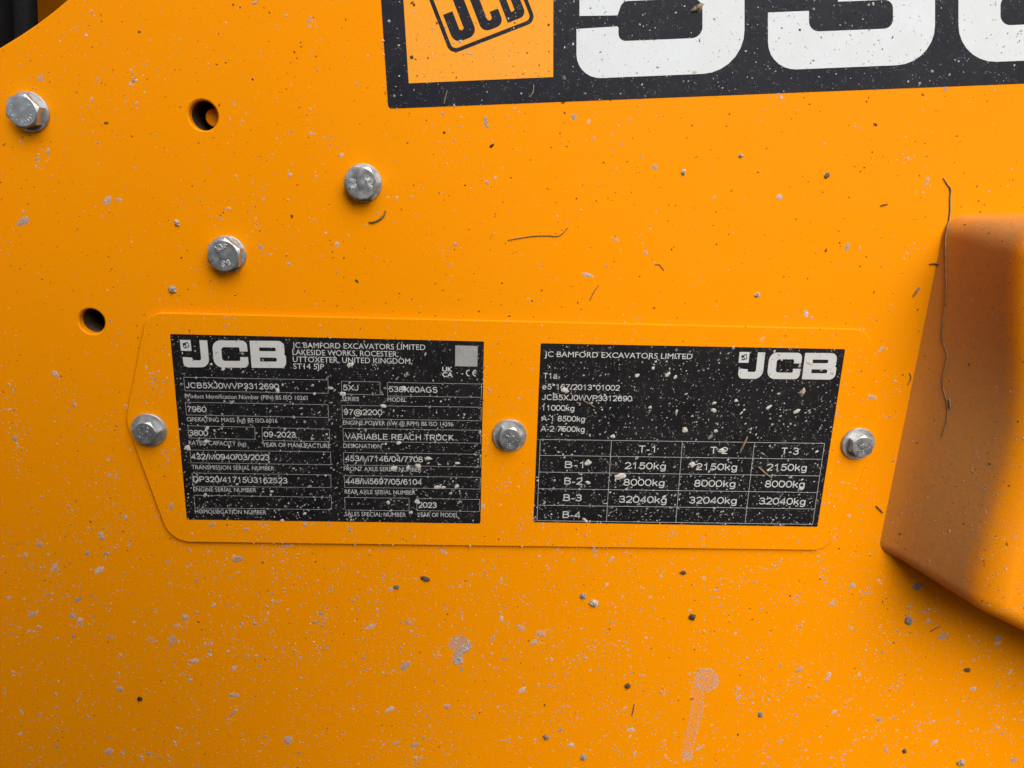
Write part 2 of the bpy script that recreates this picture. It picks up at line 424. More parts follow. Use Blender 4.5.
def value_text(body, x0, y0, x1, y1, cap, out, parent, material, wt=.125):
    a, b = at(x0, y0, out), at(x1, y1, out); ex = (b-a).normalized(); ez = Vector((-ex.z, 0, ex.x))
    if ez.z < 0: ez = -ez
    u = (at(x0, y0, out)-at(x0, y0-cap, out)).length
    adv = .0; strokes = []
    for ch in body:
        wd, st = GLYPH[ch]
        for l in st: strokes.append([(adv+x, y) for x, y in l])
        adv += wd+.06
    lo = min(p[0] for l in strokes for p in l); hi = max(p[0] for l in strokes for p in l); kx = ((b-a).length/u-wt)/(hi-lo)
    V, F = [], []
    for si, l in enumerate(strokes):
        P = [Vector(((x-lo)*kx+wt/2, wt*.45+y*(1-wt*.8))) for x, y in l]; n = len(P); base = len(V)
        closed = (P[0]-P[-1]).length < 1e-4
        for i, p in enumerate(P):
            d1 = (p-P[i-1]) if i else ((P[-1]-P[-2]) if closed else None); d2 = (P[i+1]-p) if i < n-1 else ((P[1]-P[0]) if closed else None)
            d1 = d1 if d1 is not None and d1.length > 1e-6 else d2; d2 = d2 if d2 is not None and d2.length > 1e-6 else d1
            d1, d2 = d1.normalized(), d2.normalized(); t = (d1+d2)
            t = t.normalized() if t.length > 1e-3 else d1
            nr = Vector((-t.y, t.x)); k = min(1.7, 1/max(.35, nr.dot(Vector((-d1.y, d1.x)))))
            for sg in (-1, 1):
                q = p+nr*(sg*wt/2*k); w3 = a+ex*(q.x*u)+ez*(q.y*u); V.append((w3.x, w3.y-si*2e-7, w3.z))
        for i in range(n-1): F.append((base+2*i, base+2*i+2, base+2*i+3, base+2*i+1))
    me = mesh('lettering', V, F)
    if me.polygons[0].normal.y > 0: me.flip_normals()
    return link('lettering', me, material, parent)
def bar(p, q, th):
    p, q = Vector(p), Vector(q); d = (q-p).normalized(); n = Vector((-d.y, d.x))*th/2
    return [[tuple(p-n-d*th/2), tuple(q-n+d*th/2), tuple(q+n+d*th/2), tuple(p+n-d*th/2)]]
def field_box(c, out, parent, th=.00012):
    """Outlined field, corners TL TR BR BL in px."""
    P = [xz(*p, out) for p in c]
    if area(P) < 0: P = P[::-1]
    return link('field_box', flat('field_box', [offset(P, -th/2), offset(P, th/2)], out), PRINT_WHITE, parent)

# maker's wordmark of the labels: unit box 636 x 162, origin bottom left
def wordmark_shapes():
    J = [rpoly([(121, 162), (168, 162), (168, 0, 52), (10, 0, 50), (10, 62, 6), (68, 58), (68, 42, 8), (121, 42, 12)])]
    C = [rpoly([(406, 97), (406, 162, 46), (196, 162, 50), (196, 0, 50), (406, 0, 46), (406, 64), (358, 64), (358, 40, 8), (248, 40, 18), (248, 122, 18), (358, 122, 8), (358, 97)])]
    B = [rpoly([(423, 162), (630, 162, 38), (630, 88, 24), (626, 81, 3), (636, 74, 24), (636, 0, 40), (423, 0)]),
         rpoly([(478, 122, 0), (478, 100, 0), (578, 100, 10), (578, 122, 10)]),
         rpoly([(478, 62, 0), (478, 38, 0), (580, 38, 11), (580, 62, 11)])]
    S = [[(4, 98), (68, 98), (68, 163), (4, 163)],
         rpoly([(17, 142, 5), (24, 110, 5), (58, 120, 5), (51, 152, 5)])]
    S2 = [rpoly([(25, 129), (32, 131), (35, 120, 2), (28, 118, 2)]), ]
    S3 = [rpoly([(37, 141, 3), (40, 121, 3), (52, 125, 3), (48, 145, 3)])]
    return [J, C, B, S, S2, S3]
def wordmark(x0, y0, x1, y1, hpx, out, parent):
    a, b = at(x0, y0, out), at(x1, y1, out); ex = (b-a)/636; ez = Vector((-ex.z, 0, ex.x)).normalized()
    u = (at(x0, y0, out)-at(x0, y0-hpx, out)).length/162
    f = lambda l: [((a+ex*p[0]+ez*(p[1]*u)).x, (a+ex*p[0]+ez*(p[1]*u)).z) for p in l]
    for sh, nm in zip(wordmark_shapes(), ('logo_letter', 'logo_letter', 'logo_letter', 'logo_emblem', 'logo_emblem', 'logo_emblem')):
        link(nm, flat(nm, [f(l) for l in sh], out), PRINT_WHITE, parent)

# ------------------------------------------------------------------ identification plate with its two labels
TP = .0020                                   # plate thickness
plate_t = thing('identification_plate', 'orange six-sided identification plate with two black data labels', 'plate', (0, 0, 0))
hexa = [(146, 312, .010), (870, 329, .010), (882, 431, .022), (829, 551, .011), (170, 542.5, .013), (124.5, 421, .022)]
hexa = [(*xz(a, b, TP), r) for a, b, r in hexa]
link('backing_plate', slab('backing_plate', [rpoly(hexa, n=8)], TP, 0.0002, .0006), ORANGE, plate_t)
TL = TP+.00018
def label_sheet(c, lab):
    P = [(*xz(*p, TL), .0006) for p in c]
    o = link('label', slab('label', [rpoly(P, n=3)], TL, TP+.00002, .00006), LABEL_BLACK, plate_t); o['label'] = lab
    return o
LA = label_sheet([(170, 334), (484, 341.5), (480.5, 523.6), (186.8, 519.6)], 'black data label with outlined fields and serial numbers')
LB = label_sheet([(540.8, 343.3), (845.3, 349.2), (817.5, 526.9), (533.4, 522.2)], 'black data label with a four-column table of loads')
TT = TL+.00003
def T(body, x0, y0, x1, y1=None, cap=5.9, par=LA, bold=0.0, m=PRINT_WHITE):
    return lettering(body, x0, y0, x1, y0 if y1 is None else y1, cap, TT, par, m, bold)
def cap_(body, x0, y0, x1, y1, par=LA): return T(body, x0, y0, x1, y1, 4.2, par, -.006)
wordmark(182, 367.2, 286.6, 368.0, 27.0, TT, LA)
T('JC BAMFORD EXCAVATORS LIMITED', 292.5, 347.7, 425.3, 350, 5.4)
T('LAKESIDE WORKS, ROCESTER,', 292.6, 354.8, 398.3, 356.8, 5.4)
T('UTTOXETER, UNITED KINGDOM,', 293, 361.9, 412.2, 363.9, 5.4)
T('ST14 5JP', 293.4, 368.8, 324.2, 369.4, 5.4)
F_ = [
 [(183.7,377.2),(328,380),(328.2,393.3),(185,390.8)], [(185.3,402.2),(328,404.7),(328.6,417.5),(186.5,415)],
 [(188,425.8),(254.7,427.2),(255.2,439.3),(189,437.9)], [(262,427.5),(329.3,429.2),(329.6,441.7),(262.5,440.4)],
 [(190,450),(330.6,451.9),(330.9,464.7),(191,462.8)], [(192,473),(330.8,474.9),(331,487.6),(193,486.2)],
 [(194,495.3),(331.5,497.3),(331.6,509.6),(195,508)],
 [(341.3,381.2),(380,382),(380.2,394.9),(341.9,394)], [(387.2,382.5),(481.6,384),(481.3,397.3),(387.6,396)],
 [(341.9,405.3),(481.3,407.2),(481,420.8),(342.6,418.7)], [(343,428.3),(481,430.3),(480.7,443.2),(343.5,441.2)],
 [(343.4,452.5),(480.7,454.3),(480.4,466.9),(343.9,465)], [(344.2,475.5),(480.3,477.3),(480,489),(344.7,487.4)],
 [(344.6,497.5),(409,498.3),(409.2,510.8),(345.1,510)], [(416.6,498.4),(479.8,499.5),(479.5,511.6),(416.9,510.6)]]
for c in F_: field_box(c, TT, LA)
for a in (('JCB5XJ0WVP3312690',185.8,388.4,279.2,389.7), ('7960',187.2,412.2,206.7,412.5), ('3800',189.3,435.9,208.3,436.2),
          ('09-2023',263.8,437.4,295.8,437.9), ('432/M0940/03/2023',191.4,459.6,269.7,460.7), ('DP320/41715U3162523',193.5,482.2,287.5,483.8),
          ('5XJ',342.9,390.6,358.3,390.9), ('538X60AGS',388.8,392.2,437.5,393.1), ('97@2200',343.8,415.1,382.5,415.6),
          ('VARIABLE REACH TRUCK',345.1,439.5,453.8,440.9), ('453/M7146/04/7708',345.1,461.4,422.8,462.6),
          ('448/M5697/05/6104',345.5,484.2,422.2,485.2), ('2023',418.1,508,436.7,508.3)):
    value_text(*a, 6.2, TT, LA, PRINT_WHITE)
for a in (('Product Identification Number (PIN) BS ISO 10261',185.2,398.1,307.5,400.1), ('OPERATING MASS (kg) BS ISO 6016',187,421.4,277.5,422.9),
          ('RATED CAPACITY (kg)',189,444.8,246.2,445.9), ('YEAR OF MANUFACTURE',262.6,446.7,330.3,448),
          ('TRANSMISSION SERIAL NUMBER',191.8,469.2,274.2,470.5), ('ENGINE SERIAL NUMBER',193.5,491.4,256.3,492.3), ('HOMOLOGATION NUMBER',195.2,513.4,266.2,514.5),
          ('SERIES',342.2,400.9,358.8,401.2), ('MODEL',387.6,401.5,406.3,401.9), ('ENGINE POWER (kW @ RPM) BS ISO 14396',343,424.6,453.3,426.3),
          ('DESIGNATION',343.5,447.8,381.3,448.4), ('FRONT AXLE SERIAL NUMBER',343.9,470.7,421.3,471.8), ('REAR AXLE SERIAL NUMBER',344.8,493.7,415.3,494.7),
          ('SALES SPECIAL NUMBER',345.1,516,405.8,516.9), ('YEAR OF MODEL',417.3,516.7,458.3,517.3)):
    cap_(*a)
# plain pale square where a printed code sits, and the two conformity marks
sq = [xz(455.3,345.4,TT), xz(477.8,346,TT), xz(477.3,366.6,TT), xz(455.1,366.1,TT)]
link('code_square', flat('code_square', [sq], TT), printed('grey_code_patch', (.36, .36, .35), (.06, .06, .065), .6, .6, 1.0), LA)
T('UK', 442.2, 371.3, 452.4, 371.6, 4.4, bold=.02); T('CA', 442.2, 376.6, 452.8, 376.9, 4.4, bold=.02)
def ce(px, py, rpx, with_bar):
    c = at(px, py, TT); u = unit(px, py, TT); R, r = rpx*u, (rpx-1.0)*u
    o = [(c.x+R*math.cos(t), c.z+R*math.sin(t)) for t in [math.pi/2+math.pi*k/14 for k in range(15)]]
    i = [(c.x+r*math.cos(t), c.z+r*math.sin(t)) for t in [math.pi*1.5-math.pi*k/14 for k in range(15)]]
    sh = [[o+i]]
    if with_bar: sh.append(bar((c.x-r, c.z), (c.x-.4*u, c.z), .9*u))
    link('conformity_mark', flat('conformity_mark', sh, TT), PRINT_WHITE, LA)
ce(469.4, 373, 3.5, False); ce(475.8, 373.1, 3.5, True)

wordmark(736.2, 378.6, 834.8, 379.6, 26.4, TT, LB)
T('JC BAMFORD EXCAVATORS LIMITED', 544.5, 356.7, 692.2, 359.2, 5.4, LB)
for a in (('T1a',542.9,378.8,557.2,379), ('e5*167/2013*01002',542.3,389.6,619.7,391), ('JCB5XJ0WVP3312690',541.8,400.2,632,401.8),
          ('11000kg',541.6,410.7,574.2,411.3), ('A-1 8500kg',541.2,421.3,584.7,422.1), ('A-2 7500kg',540.5,431.7,584.5,432.4)):
    value_text(*a, 6.1, TT, LB, PRINT_WHITE)
top_ = [(540.3,439.4), (611.5,440.5), (682.5,441.6), (754.6,442.5), (824.6,443.4)]
bot_ = [(537,520.6), (606.4,521.7), (675.8,522.7), (745,523.5), (812.6,524.3)]
rows = [(0, 0), (.196, .196), (.402, .402), (.607, .607), (.81, .81), (1, 1)]
def lerp2(a, b, t): return (a[0]+(b[0]-a[0])*t, a[1]+(b[1]-a[1])*t)
for t, _ in rows:
    link('table_rule', flat('table_rule', bar(xz(*lerp2(top_[0], bot_[0], t), TT), xz(*lerp2(top_[-1], bot_[-1], t), TT), .00017), TT), PRINT_WHITE, LB)
for a, b in zip(top_, bot_):
    link('table_rule', flat('table_rule', bar(xz(*a, TT+.00001), xz(*b, TT+.00001), .00017), TT+.00001), PRINT_WHITE, LB)
for a in (('T-1',638,452.6,654.7,452.9), ('T-2',709.7,454,727.5,454.3), ('T-3',780.5,454.8,798.3,455),
          ('B-1',564.8,468.3,583,468.6), ('B-2',564.2,484.7,582.3,485), ('B-3',563.3,501.3,581.5,501.6), ('B-4',562.5,518.3,580.6,518.6),
          ('2150kg',624.2,469.3,665.5,469.9), ('8000kg',623.3,485.9,664.2,486.5), ('32040kg',618.7,502.9,666.3,503.6),
          ('2150kg',695.3,470.3,736.7,470.9), ('8000kg',693.8,487,735,487.5), ('32040kg',688.8,503.8,736.3,504.4),
          ('2150kg',766.2,470.9,806.3,471.4), ('8000kg',764.5,487.6,804.2,488.1), ('32040kg',758.7,504.7,805,505.3)):
    value_text(*a, 7.4, TT, LB, PRINT_WHITE)

# ------------------------------------------------------------------ model decal at the top
DEC = .00018
def quad_px(pts, r, out): return rpoly([(*xz(a, b, out), r) for a, b in pts], n=5)
dl = quad_px([(379, -30), (388.2, 108.6), (1290, 73), (1290, -150), (371, -150)], .0016, DEC)
decal = link('model_decal', slab('model_decal', [dl], DEC, .00002, .00005), DECAL_BLACK)
tag(decal, 'charcoal vinyl decal with white model number and tilted orange square emblem', 'decal')
D1 = DEC+.00003; D2 = DEC+.00006
link('emblem_square', flat('emblem_square', [[xz(*p, D1) for p in [(408.7, 83.3), (553.2, 77), (553.5, -95), (397.5, -95)]]], D1), DECAL_ORANGE, decal)
# tilted emblem: local frame (u to the right along its base, v up), in px
th = math.radians(21.2); E1 = (math.cos(th), -math.sin(th)); E2 = (-math.sin(th), -math.cos(th)); EO = (450.5, 54.8)
def em(u, v): return xz(EO[0]+E1[0]*u+E2[0]*v, EO[1]+E1[1]*u+E2[1]*v, D2)
def eml(l): return [em(*p) for p in l]
link('emblem_frame', flat('emblem_frame', [eml(rpoly([(0, 0), (92, 0), (92, 82), (0, 82)], 9)), eml(rpoly([(4, 4), (88, 4), (88, 78), (4, 78)], 5.5))], D2), DECAL_BLACK, decal)
Jl = rpoly([(7.5, 40), (7.5, 9, 9), (32.5, 9, 9), (32.5, 72), (22, 72), (22, 19, 2.5), (17.5, 19, 2.5), (17.5, 40)])
Cl = rpoly([(38, 9, 8), (61, 9, 8), (61, 26), (52, 26), (52, 18, 2.5), (47, 18, 2.5), (47, 64, 2.5), (52, 64, 2.5), (52, 56), (61, 56), (61, 72, 8), (38, 72, 8)])
Bl = [rpoly([(65, 9), (85, 9, 7), (85, 40, 4), (83, 41), (85, 42, 4), (85, 72, 7), (65, 72)]), rpoly([(72, 18), (76, 18, 2), (76, 35, 2), (72, 35)]), rpoly([(72, 47), (76, 47, 2), (76, 64, 2), (72, 64)])]
for sh in ([Jl], [Cl], Bl): link('emblem_letter', flat('emblem_letter', [eml(l) for l in sh], D2), DECAL_BLACK, decal)
# white digits: local frame along the decal's lower edge, in px-sized units
def dg(px, py):  # sheared so that each base follows the decal's own slope
    return xz(px, py, D1)
def dig(l, x0, y0, slope=-.041):
    return [dg(x0+x, y0-y+slope*x) for x, y in l]
FIVE = [rpoly([(0, 50), (0, 0, 38), (168, 0, 42), (168, 113, 36), (46, 113, 4), (46, 128), (160, 128), (160, 166), (3, 166), (3, 63), (41, 62), (46, 76, 8), (126, 76, 11), (126, 36, 11), (42, 36, 11), (42, 51, 2)])]
THREE = [rpoly([(0, 58), (0, 0, 36), (167, 0, 42), (167, 78, 18), (158, 84, 4), (165, 90, 16), (165, 166, 38), (3, 166, 38), (3, 112), (44, 112), (44, 130, 11), (124, 130, 11), (124, 100, 8), (70, 100), (70, 66), (125, 66, 9), (125, 37, 9), (41, 37, 11), (41, 58)])]
EIGHT = [rpoly([(0, 0, 38), (167, 0, 38), (167, 78, 18), (158, 84, 4), (165, 90, 16), (165, 166, 38), (3, 166, 38), (3, 90, 16), (9, 84, 4), (0, 78, 18)]),
         rpoly([(42, 36), (125, 36), (125, 66), (42, 66)], 10), rpoly([(44, 102), (123, 102), (123, 130), (44, 130)], 9)]
for sh, x0, y0 in ((FIVE, 576.5, 79.0), (THREE, 768, 70.5), (EIGHT, 958.5, 63.3)):
    link('digit', flat('digit', [dig(l, x0, y0) for l in sh], D1), DECAL_WHITE, decal)

# ------------------------------------------------------------------ bolts
def hex_head(af, h, rot, z0):
    """Hexagon head with the round chamfer on its top, axis along -Y."""
    V, F = [], []; n = 48; R = af/2/math.cos(math.pi/6)
    def rad(t):
        a = (t-rot) % (math.pi/3)-math.pi/6; return af/2/math.cos(a)
    ts = [2*math.pi*k/n + rot for k in range(n)]
    rc = af/2*.965
    prof = []
    for t in ts:
        r = rad(t); prof.append((t, r))
    lv = [lambda r: (r, z0), lambda r: (r, z0+h-.00012-max(0, (r-rc))*.58), lambda r: (min(r, rc), z0+h-.00002), lambda r: (rc*.94, z0+h)]
    for f in lv:
        for t, r in prof:
            a, d = f(r); V.append((a*math.cos(t), -d, a*math.sin(t)))
    for j in range(3):
        for k in range(n): F.append((j*n+k, j*n+(k+1) % n, (j+1)*n+(k+1) % n, (j+1)*n+k))
    F.append([3*n+k for k in range(n)])
    return mesh('head', V, F)
def washer_mesh(R, th_, z0):
    V, F = [], []; n = 48
    for r, d in ((R, z0), (R, z0+th_*.6), (R-.0004, z0+th_), (R*.3, z0+th_)):
        V += [(r*math.cos(2*math.pi*k/n), -d, r*math.sin(2*math.pi*k/n)) for k in range(n)]
    for j in range(3):
        for k in range(n): F.append((j*n+k, j*n+(k+1) % n, (j+1)*n+(k+1) % n, (j+1)*n+k))
    return mesh('washer', V, F)
def stamp_text(body, ang, r, size, top, parent, spread):
    """Raised characters set round the bolt head, each a ridge with sloping sides."""
    adv = [.22 if ch == '.' else GLYPH[ch][0]+.16 for ch in body]; tot = sum(adv); pos = 0
    for ch, w_ in zip(body, adv):
        a = ang-(pos+w_/2-tot/2)*size/r; pos += w_
        up = Vector((math.cos(a), 0, math.sin(a))); rt = Vector((math.sin(a), 0, -math.cos(a)))
        strokes = [[(.04, .03), (.12, .03)]] if ch == '.' else GLYPH[ch][1]
        cw = .08 if ch == '.' else GLYPH[ch][0]/2
        V, F = [], []
        for si, l in enumerate(strokes):
            P = [Vector((x-cw, y-.5)) for x, y in l]; n = len(P); base = len(V)
            for i, p in enumerate(P):
                d = (P[min(i+1, n-1)]-P[max(i-1, 0)])
                d = d.normalized() if d.length > 1e-6 else Vector((1, 0)); nr = Vector((-d.y, d.x))
                for off, lift in ((-.16, -.00005), (-.07, .0003), (.07, .0003), (.16, -.00005)):
                    q = p+nr*off; V.append(up*(r+q.y*size)+rt*(q.x*size)+Vector((0, -(top+lift+si*2e-6), 0)))
            for i in range(n-1):
                for k in range(3): F.append((base+4*i+k, base+4*i+k+1, base+4*i+5+k, base+4*i+4+k))
        m2 = mesh('stamped_mark', V, F)
        if m2.polygons[1].normal.y > 0: m2.flip_normals()
        link('stamped_mark', m2, STAMP, parent)
def stamp_dots(spots, top, parent):
    for x, z, L_, a, wd in spots:
        ux, uz = math.cos(a), math.sin(a)
        c = [(x-ux*L_/2+uz*wd/2, z-uz*L_/2-ux*wd/2), (x+ux*L_/2+uz*wd/2, z+uz*L_/2-ux*wd/2), (x+ux*L_/2-uz*wd/2, z+uz*L_/2+ux*wd/2), (x-ux*L_/2-uz*wd/2, z-uz*L_/2+ux*wd/2)]
        V = [(p[0]*1., -(top-.0001), p[1]) for p in c]+[(x+(p[0]-x)*.6, -(top+.00022), z+(p[1]-z)*.6) for p in c]
        link('stamped_mark', mesh('stamped_mark', V, [(4, 5, 6, 7)]+[(i, (i+1) % 4, 4+(i+1) % 4, 4+i) for i in range(4)]), STAMP, parent)
def bolt(px, py, base, label, af, h, rot, wr, wt, group):
    c = at(px, py, base); o = thing('hex_bolt', label, 'bolt', (c.x, -base, c.z), group)
    link('washer', washer_mesh(wr, wt, .00003), WASHER_ZINC, o)
    hd = link('head', hex_head(af, h, rot, wt+.00003), ZINC, o)
    return o, hd, wt+.00003+h
G1, G2 = 'hexagon bolts in the bare panel', 'bolts holding the identification plate'
R_ = math.radians
o, hd, tp = bolt(30, 112, 0, 'bolt near the dark cut-away corner, marked with dots and ticks', .0126, .0052, R_(14), .0083, .0012, G1)
stamp_dots([(.0042*math.cos(a), .0042*math.sin(a), .0013, a, .00042) for a in (R_(-20), R_(-38), R_(-55), R_(-72), R_(-92))] +
           [(.0043*math.cos(a), .0043*math.sin(a), .0006, a, .0006) for a in (R_(35), R_(72), R_(112), R_(150), R_(178), R_(205), R_(238))], tp, hd)
o, hd, tp = bolt(363.5, 183, 0, 'bolt just below the decal corner with its stamped letters turned sideways', .0136, .0056, R_(2), .0083, .0011, G1)
stamp_text('JDF', R_(8), .0038, .0026, tp, hd, .62); stamp_text('8.8', R_(184), .0037, .0026, tp, hd, .40)
o, hd, tp = bolt(228, 254, 0, 'bolt above the wordmark label with its stamped letters nearly upright', .0136, .0056, R_(22), .0083, .0011, G1)
stamp_text('JDF', R_(104), .0038, .0026, tp, hd, .62); stamp_text('8.8', R_(285), .0037, .0026, tp, hd, .40)
def worn(seed):
    rr = random.Random(seed)
    return [(rr.uniform(.0012, .0036)*math.cos(a), rr.uniform(.0012, .0036)*math.sin(a), rr.uniform(.0005, .0013), rr.uniform(0, 3.1), rr.uniform(.0003, .0005)) for a in [k*.7+seed for k in range(11)]]
for k, (px, py, rot, lab) in enumerate(((149.5, 429.5, R_(2), 'washered bolt at the left point of the identification plate'),
                                        (509.5, 435, R_(10), 'washered bolt between the two black labels'),
                                        (857.5, 443.3, R_(28), 'washered bolt at the right point of the identification plate, beside the table'))):
    o, hd, tp = bolt(px, py, TP, lab, .0104, .0041, rot, .0083, .0014, G2)
    stamp_dots(worn(k+3), tp, hd)

# ------------------------------------------------------------------ dirt
class Specks:
    def __init__(s): s.V, s.F, s.C = [], [], []
    def add(s, p, n, r, col, alpha=1.0, asp=1.0, ang=0.0, h=.35, seg=7):
        t = Vector((0, 0, 1)).cross(n); t = t.normalized() if t.length > .05 else Vector((1, 0, 0)); u = n.cross(t)
        a, b = t*math.cos(ang)+u*math.sin(ang), u*math.cos(ang)-t*math.sin(ang)
        base = len(s.V); jit = [random.uniform(.68, 1.25) for _ in range(seg)]
        for f, hh in ((1.0, 0.0), (.72, .8)):
            for k in range(seg):
                th_ = 2*math.pi*k/seg; rr = r*jit[k]*f
                s.V.append(p + a*(rr*asp*math.cos(th_)) + b*(rr*math.sin(th_)) + n*(.000015+r*h*hh))
        s.V.append(p+n*(r*h))
        for k in range(seg):
            q = (k+1) % seg
            s.F += [(base+k, base+q, base+seg+q, base+seg+k), (base+seg+k, base+seg+q, base+2*seg)]
        s.C += [(*col, alpha)]*(2*seg+1)
    def build(s, name, label, cat='mud', parent=None, kind='stuff'):
        me = mesh(name, s.V, s.F, True)
        ca = me.color_attributes.new('tint', 'FLOAT_COLOR', 'POINT')
        ca.data.foreach_set('color', [x for c in s.C for x in c])
        return tag(link(name, me, DIRT, parent), label, cat, kind=kind)
NY = Vector((0, -1, 0))
def pale():
    k = random.uniform(.7, 1.15); return (.62*k, .52*k, .45*k)
def chalk():
    k = random.uniform(.6, 1.15); return (.62*k, .60*k, .56*k)
def brown():
    k = random.uniform(.5, 1.3); return (.085*k, .055*k, .025*k)
LAq = [(170, 334), (484, 341.5), (480.5, 523.6), (186.8, 519.6)]; LBq = [(540.8, 343.3), (845.3, 349.2), (817.5, 526.9), (533.4, 522.2)]
HEXq = [(146, 312), (870, 329), (882, 431), (829, 551), (170, 542.5), (124.5, 421)]
COVq = [(948, 216), (881, 547), (953, 603), (1030, 634), (1030, 216)]
def inside(x, y, q):
    r = False
    for i in range(len(q)):
        (a, b), (c, d) = q[i-1], q[i]
        if (b > y) != (d > y) and x < (c-a)*(y-b)/(d-b)+a: r = not r
    return r
BOLTS = [(29, 112), (363, 183), (228, 254), (149, 430), (510, 435), (858, 443)]
HO = [(203, 115), (91, 321)]
def edge_y(x):
    for (a, b), (c, d) in zip(edge, edge[1:]):
        if a <= x <= c: return b+(d-b)*(x-a)/(c-a)
    return -999
def decal_y(x): return 109-(x-388)*.041 if x > 380 else -99
def where(x, y):
    if inside(x, y, COVq): return 'cover'
    if any((x-a)**2+(y-b)**2 < 23**2 for a, b in BOLTS) or any((x-a)**2+(y-b)**2 < 17**2 for a, b in HO): return None
    if y < edge_y(x)+2: return None
    if inside(x, y, LAq) or inside(x, y, LBq): return 'label'
    if inside(x, y, HEXq): return 'plate'
    if x > 381 and y < decal_y(x): return 'decal'
    return 'panel'
UPX = .00046
S = {k: Specks() for k in ('panel', 'plate', 'label', 'decal', 'cover')}
LIFT = {'panel': 0.0, 'plate': TP, 'label': TT+.00002, 'decal': D2+.00002}
def put(x, y, rpx, col, alpha=1.0, asp=1.0, ang=0.0, h=.35, seg=7):
    w_ = where(x, y)
    if w_ is None: return
    if w_ == 'cover':
        p, n = surf(x, y); S['cover'].add(p, n, rpx*UPX*.85, col, alpha, asp, ang, h, seg)
    else:
        S[w_].add(at(x, y, LIFT[w_]), NY, rpx*UPX, col, alpha, asp, ang, h, seg)
rnd = random.Random(5)
# pale splashes, thickest low on the panel, thrown up in loose fans
def low(x, y):
    d = .07 if y < 300 else .07+.93*min(1, (y-300)/330)
    if x < 330 and y < 540: d = max(d, .15)
    return d
def splash(x, y, r, al, asp, ang):
    if where(x, y) in ('panel', 'plate'): put(x, y, r, pale(), al, asp, ang, rnd.uniform(.05, .25), 6 if r < .8 else 8)
n = 0
while n < 620:
    x, y = rnd.uniform(-60, 1084), rnd.uniform(-40, 808)
    if rnd.random() > low(x, y) or where(x, y) not in ('panel', 'plate'): continue
    n += 1; ang = rnd.gauss(1.0, .6); sp_ = rnd.uniform(3, 13)
    splash(x, y, min(3.6, .95*math.exp(rnd.gauss(.2, .5))), rnd.uniform(.5, .85), rnd.choice((1, 1.2, 1.6, 2.3)), ang)
    for _ in range(int(rnd.uniform(3, 15))):
        d = rnd.gauss(0, sp_*1.6); e = rnd.gauss(0, sp_*.7)
        splash(x+d*math.cos(ang)-e*math.sin(ang), y-d*math.sin(ang)-e*math.cos(ang), min(1.7, .56*math.exp(rnd.gauss(0, .42))), rnd.uniform(.5, .95), rnd.choice((1, 1, 1.5)), ang)
n = 0
while n < 8200:
    x, y = rnd.uniform(-60, 1084), rnd.uniform(-40, 808)
    if rnd.random() > low(x, y) or where(x, y) not in ('panel', 'plate'): continue
    n += 1
    splash(x, y, min(2.2, .50*math.exp(rnd.gauss(0, .42))), rnd.uniform(.4, .9), rnd.choice((1, 1, 1.3, 1.8)), rnd.gauss(1, .7))
# dark grit
n = 0
while n < 2300:
    x, y = rnd.uniform(-60, 1084), rnd.uniform(-40, 808)
    w_ = where(x, y)
    if w_ not in ('panel', 'plate', 'decal'): continue
    n += 1
    if w_ == 'decal' and rnd.random() < .3: continue
    put(x, y, .40*math.exp(rnd.gauss(.05, .4)), brown(), rnd.uniform(.5, 1), rnd.choice((1, 1.4, 2)), rnd.uniform(0, 3), .3, 6)
# thick fine spatter on the black labels
for q, cnt in ((LAq, 2900), (LBq, 2600)):
    x0, x1 = min(p[0] for p in q), max(p[0] for p in q); y0, y1 = min(p[1] for p in q), max(p[1] for p in q); n = 0
    while n < cnt:
        x, y = rnd.uniform(x0, x1), rnd.uniform(y0, y1)
        if not inside(x, y, q): continue
        if rnd.random() > .35+.65*(y-y0)/(y1-y0): continue
        n += 1
        put(x, y, min(2.0, .46*math.exp(rnd.gauss(-.1, .48))), chalk(), rnd.uniform(.35, 1), rnd.choice((1, 1, 1.3, 1.8)), rnd.uniform(.3, 1.6), .25, 6)
# spatter on the decal
n = 0
while n < 1500:
    x, y = rnd.uniform(375, 1084), rnd.uniform(-40, 110)
    if where(x, y) != 'decal': continue
    n += 1
    put(x, y, min(2.2, .46*math.exp(rnd.gauss(-.1, .5))), chalk() if rnd.random() < .75 else brown(), rnd.uniform(.35, .95), rnd.choice((1, 1, 1.5)), rnd.uniform(0, 3), .25, 6)
# dusty cover
n = 0
while n < 1300:
    x, y = rnd.uniform(880, 1040), rnd.uniform(214, 636)
    if where(x, y) != 'cover': continue
    if rnd.random() > .25+.75*max(0, (y-380)/250): continue
    n += 1
    put(x, y, min(2.0, .42*math.exp(rnd.gauss(0, .45))), pale() if rnd.random() < .7 else brown(), rnd.uniform(.4, .9), rnd.choice((1, 1.5)), rnd.uniform(0, 3), .3, 6)
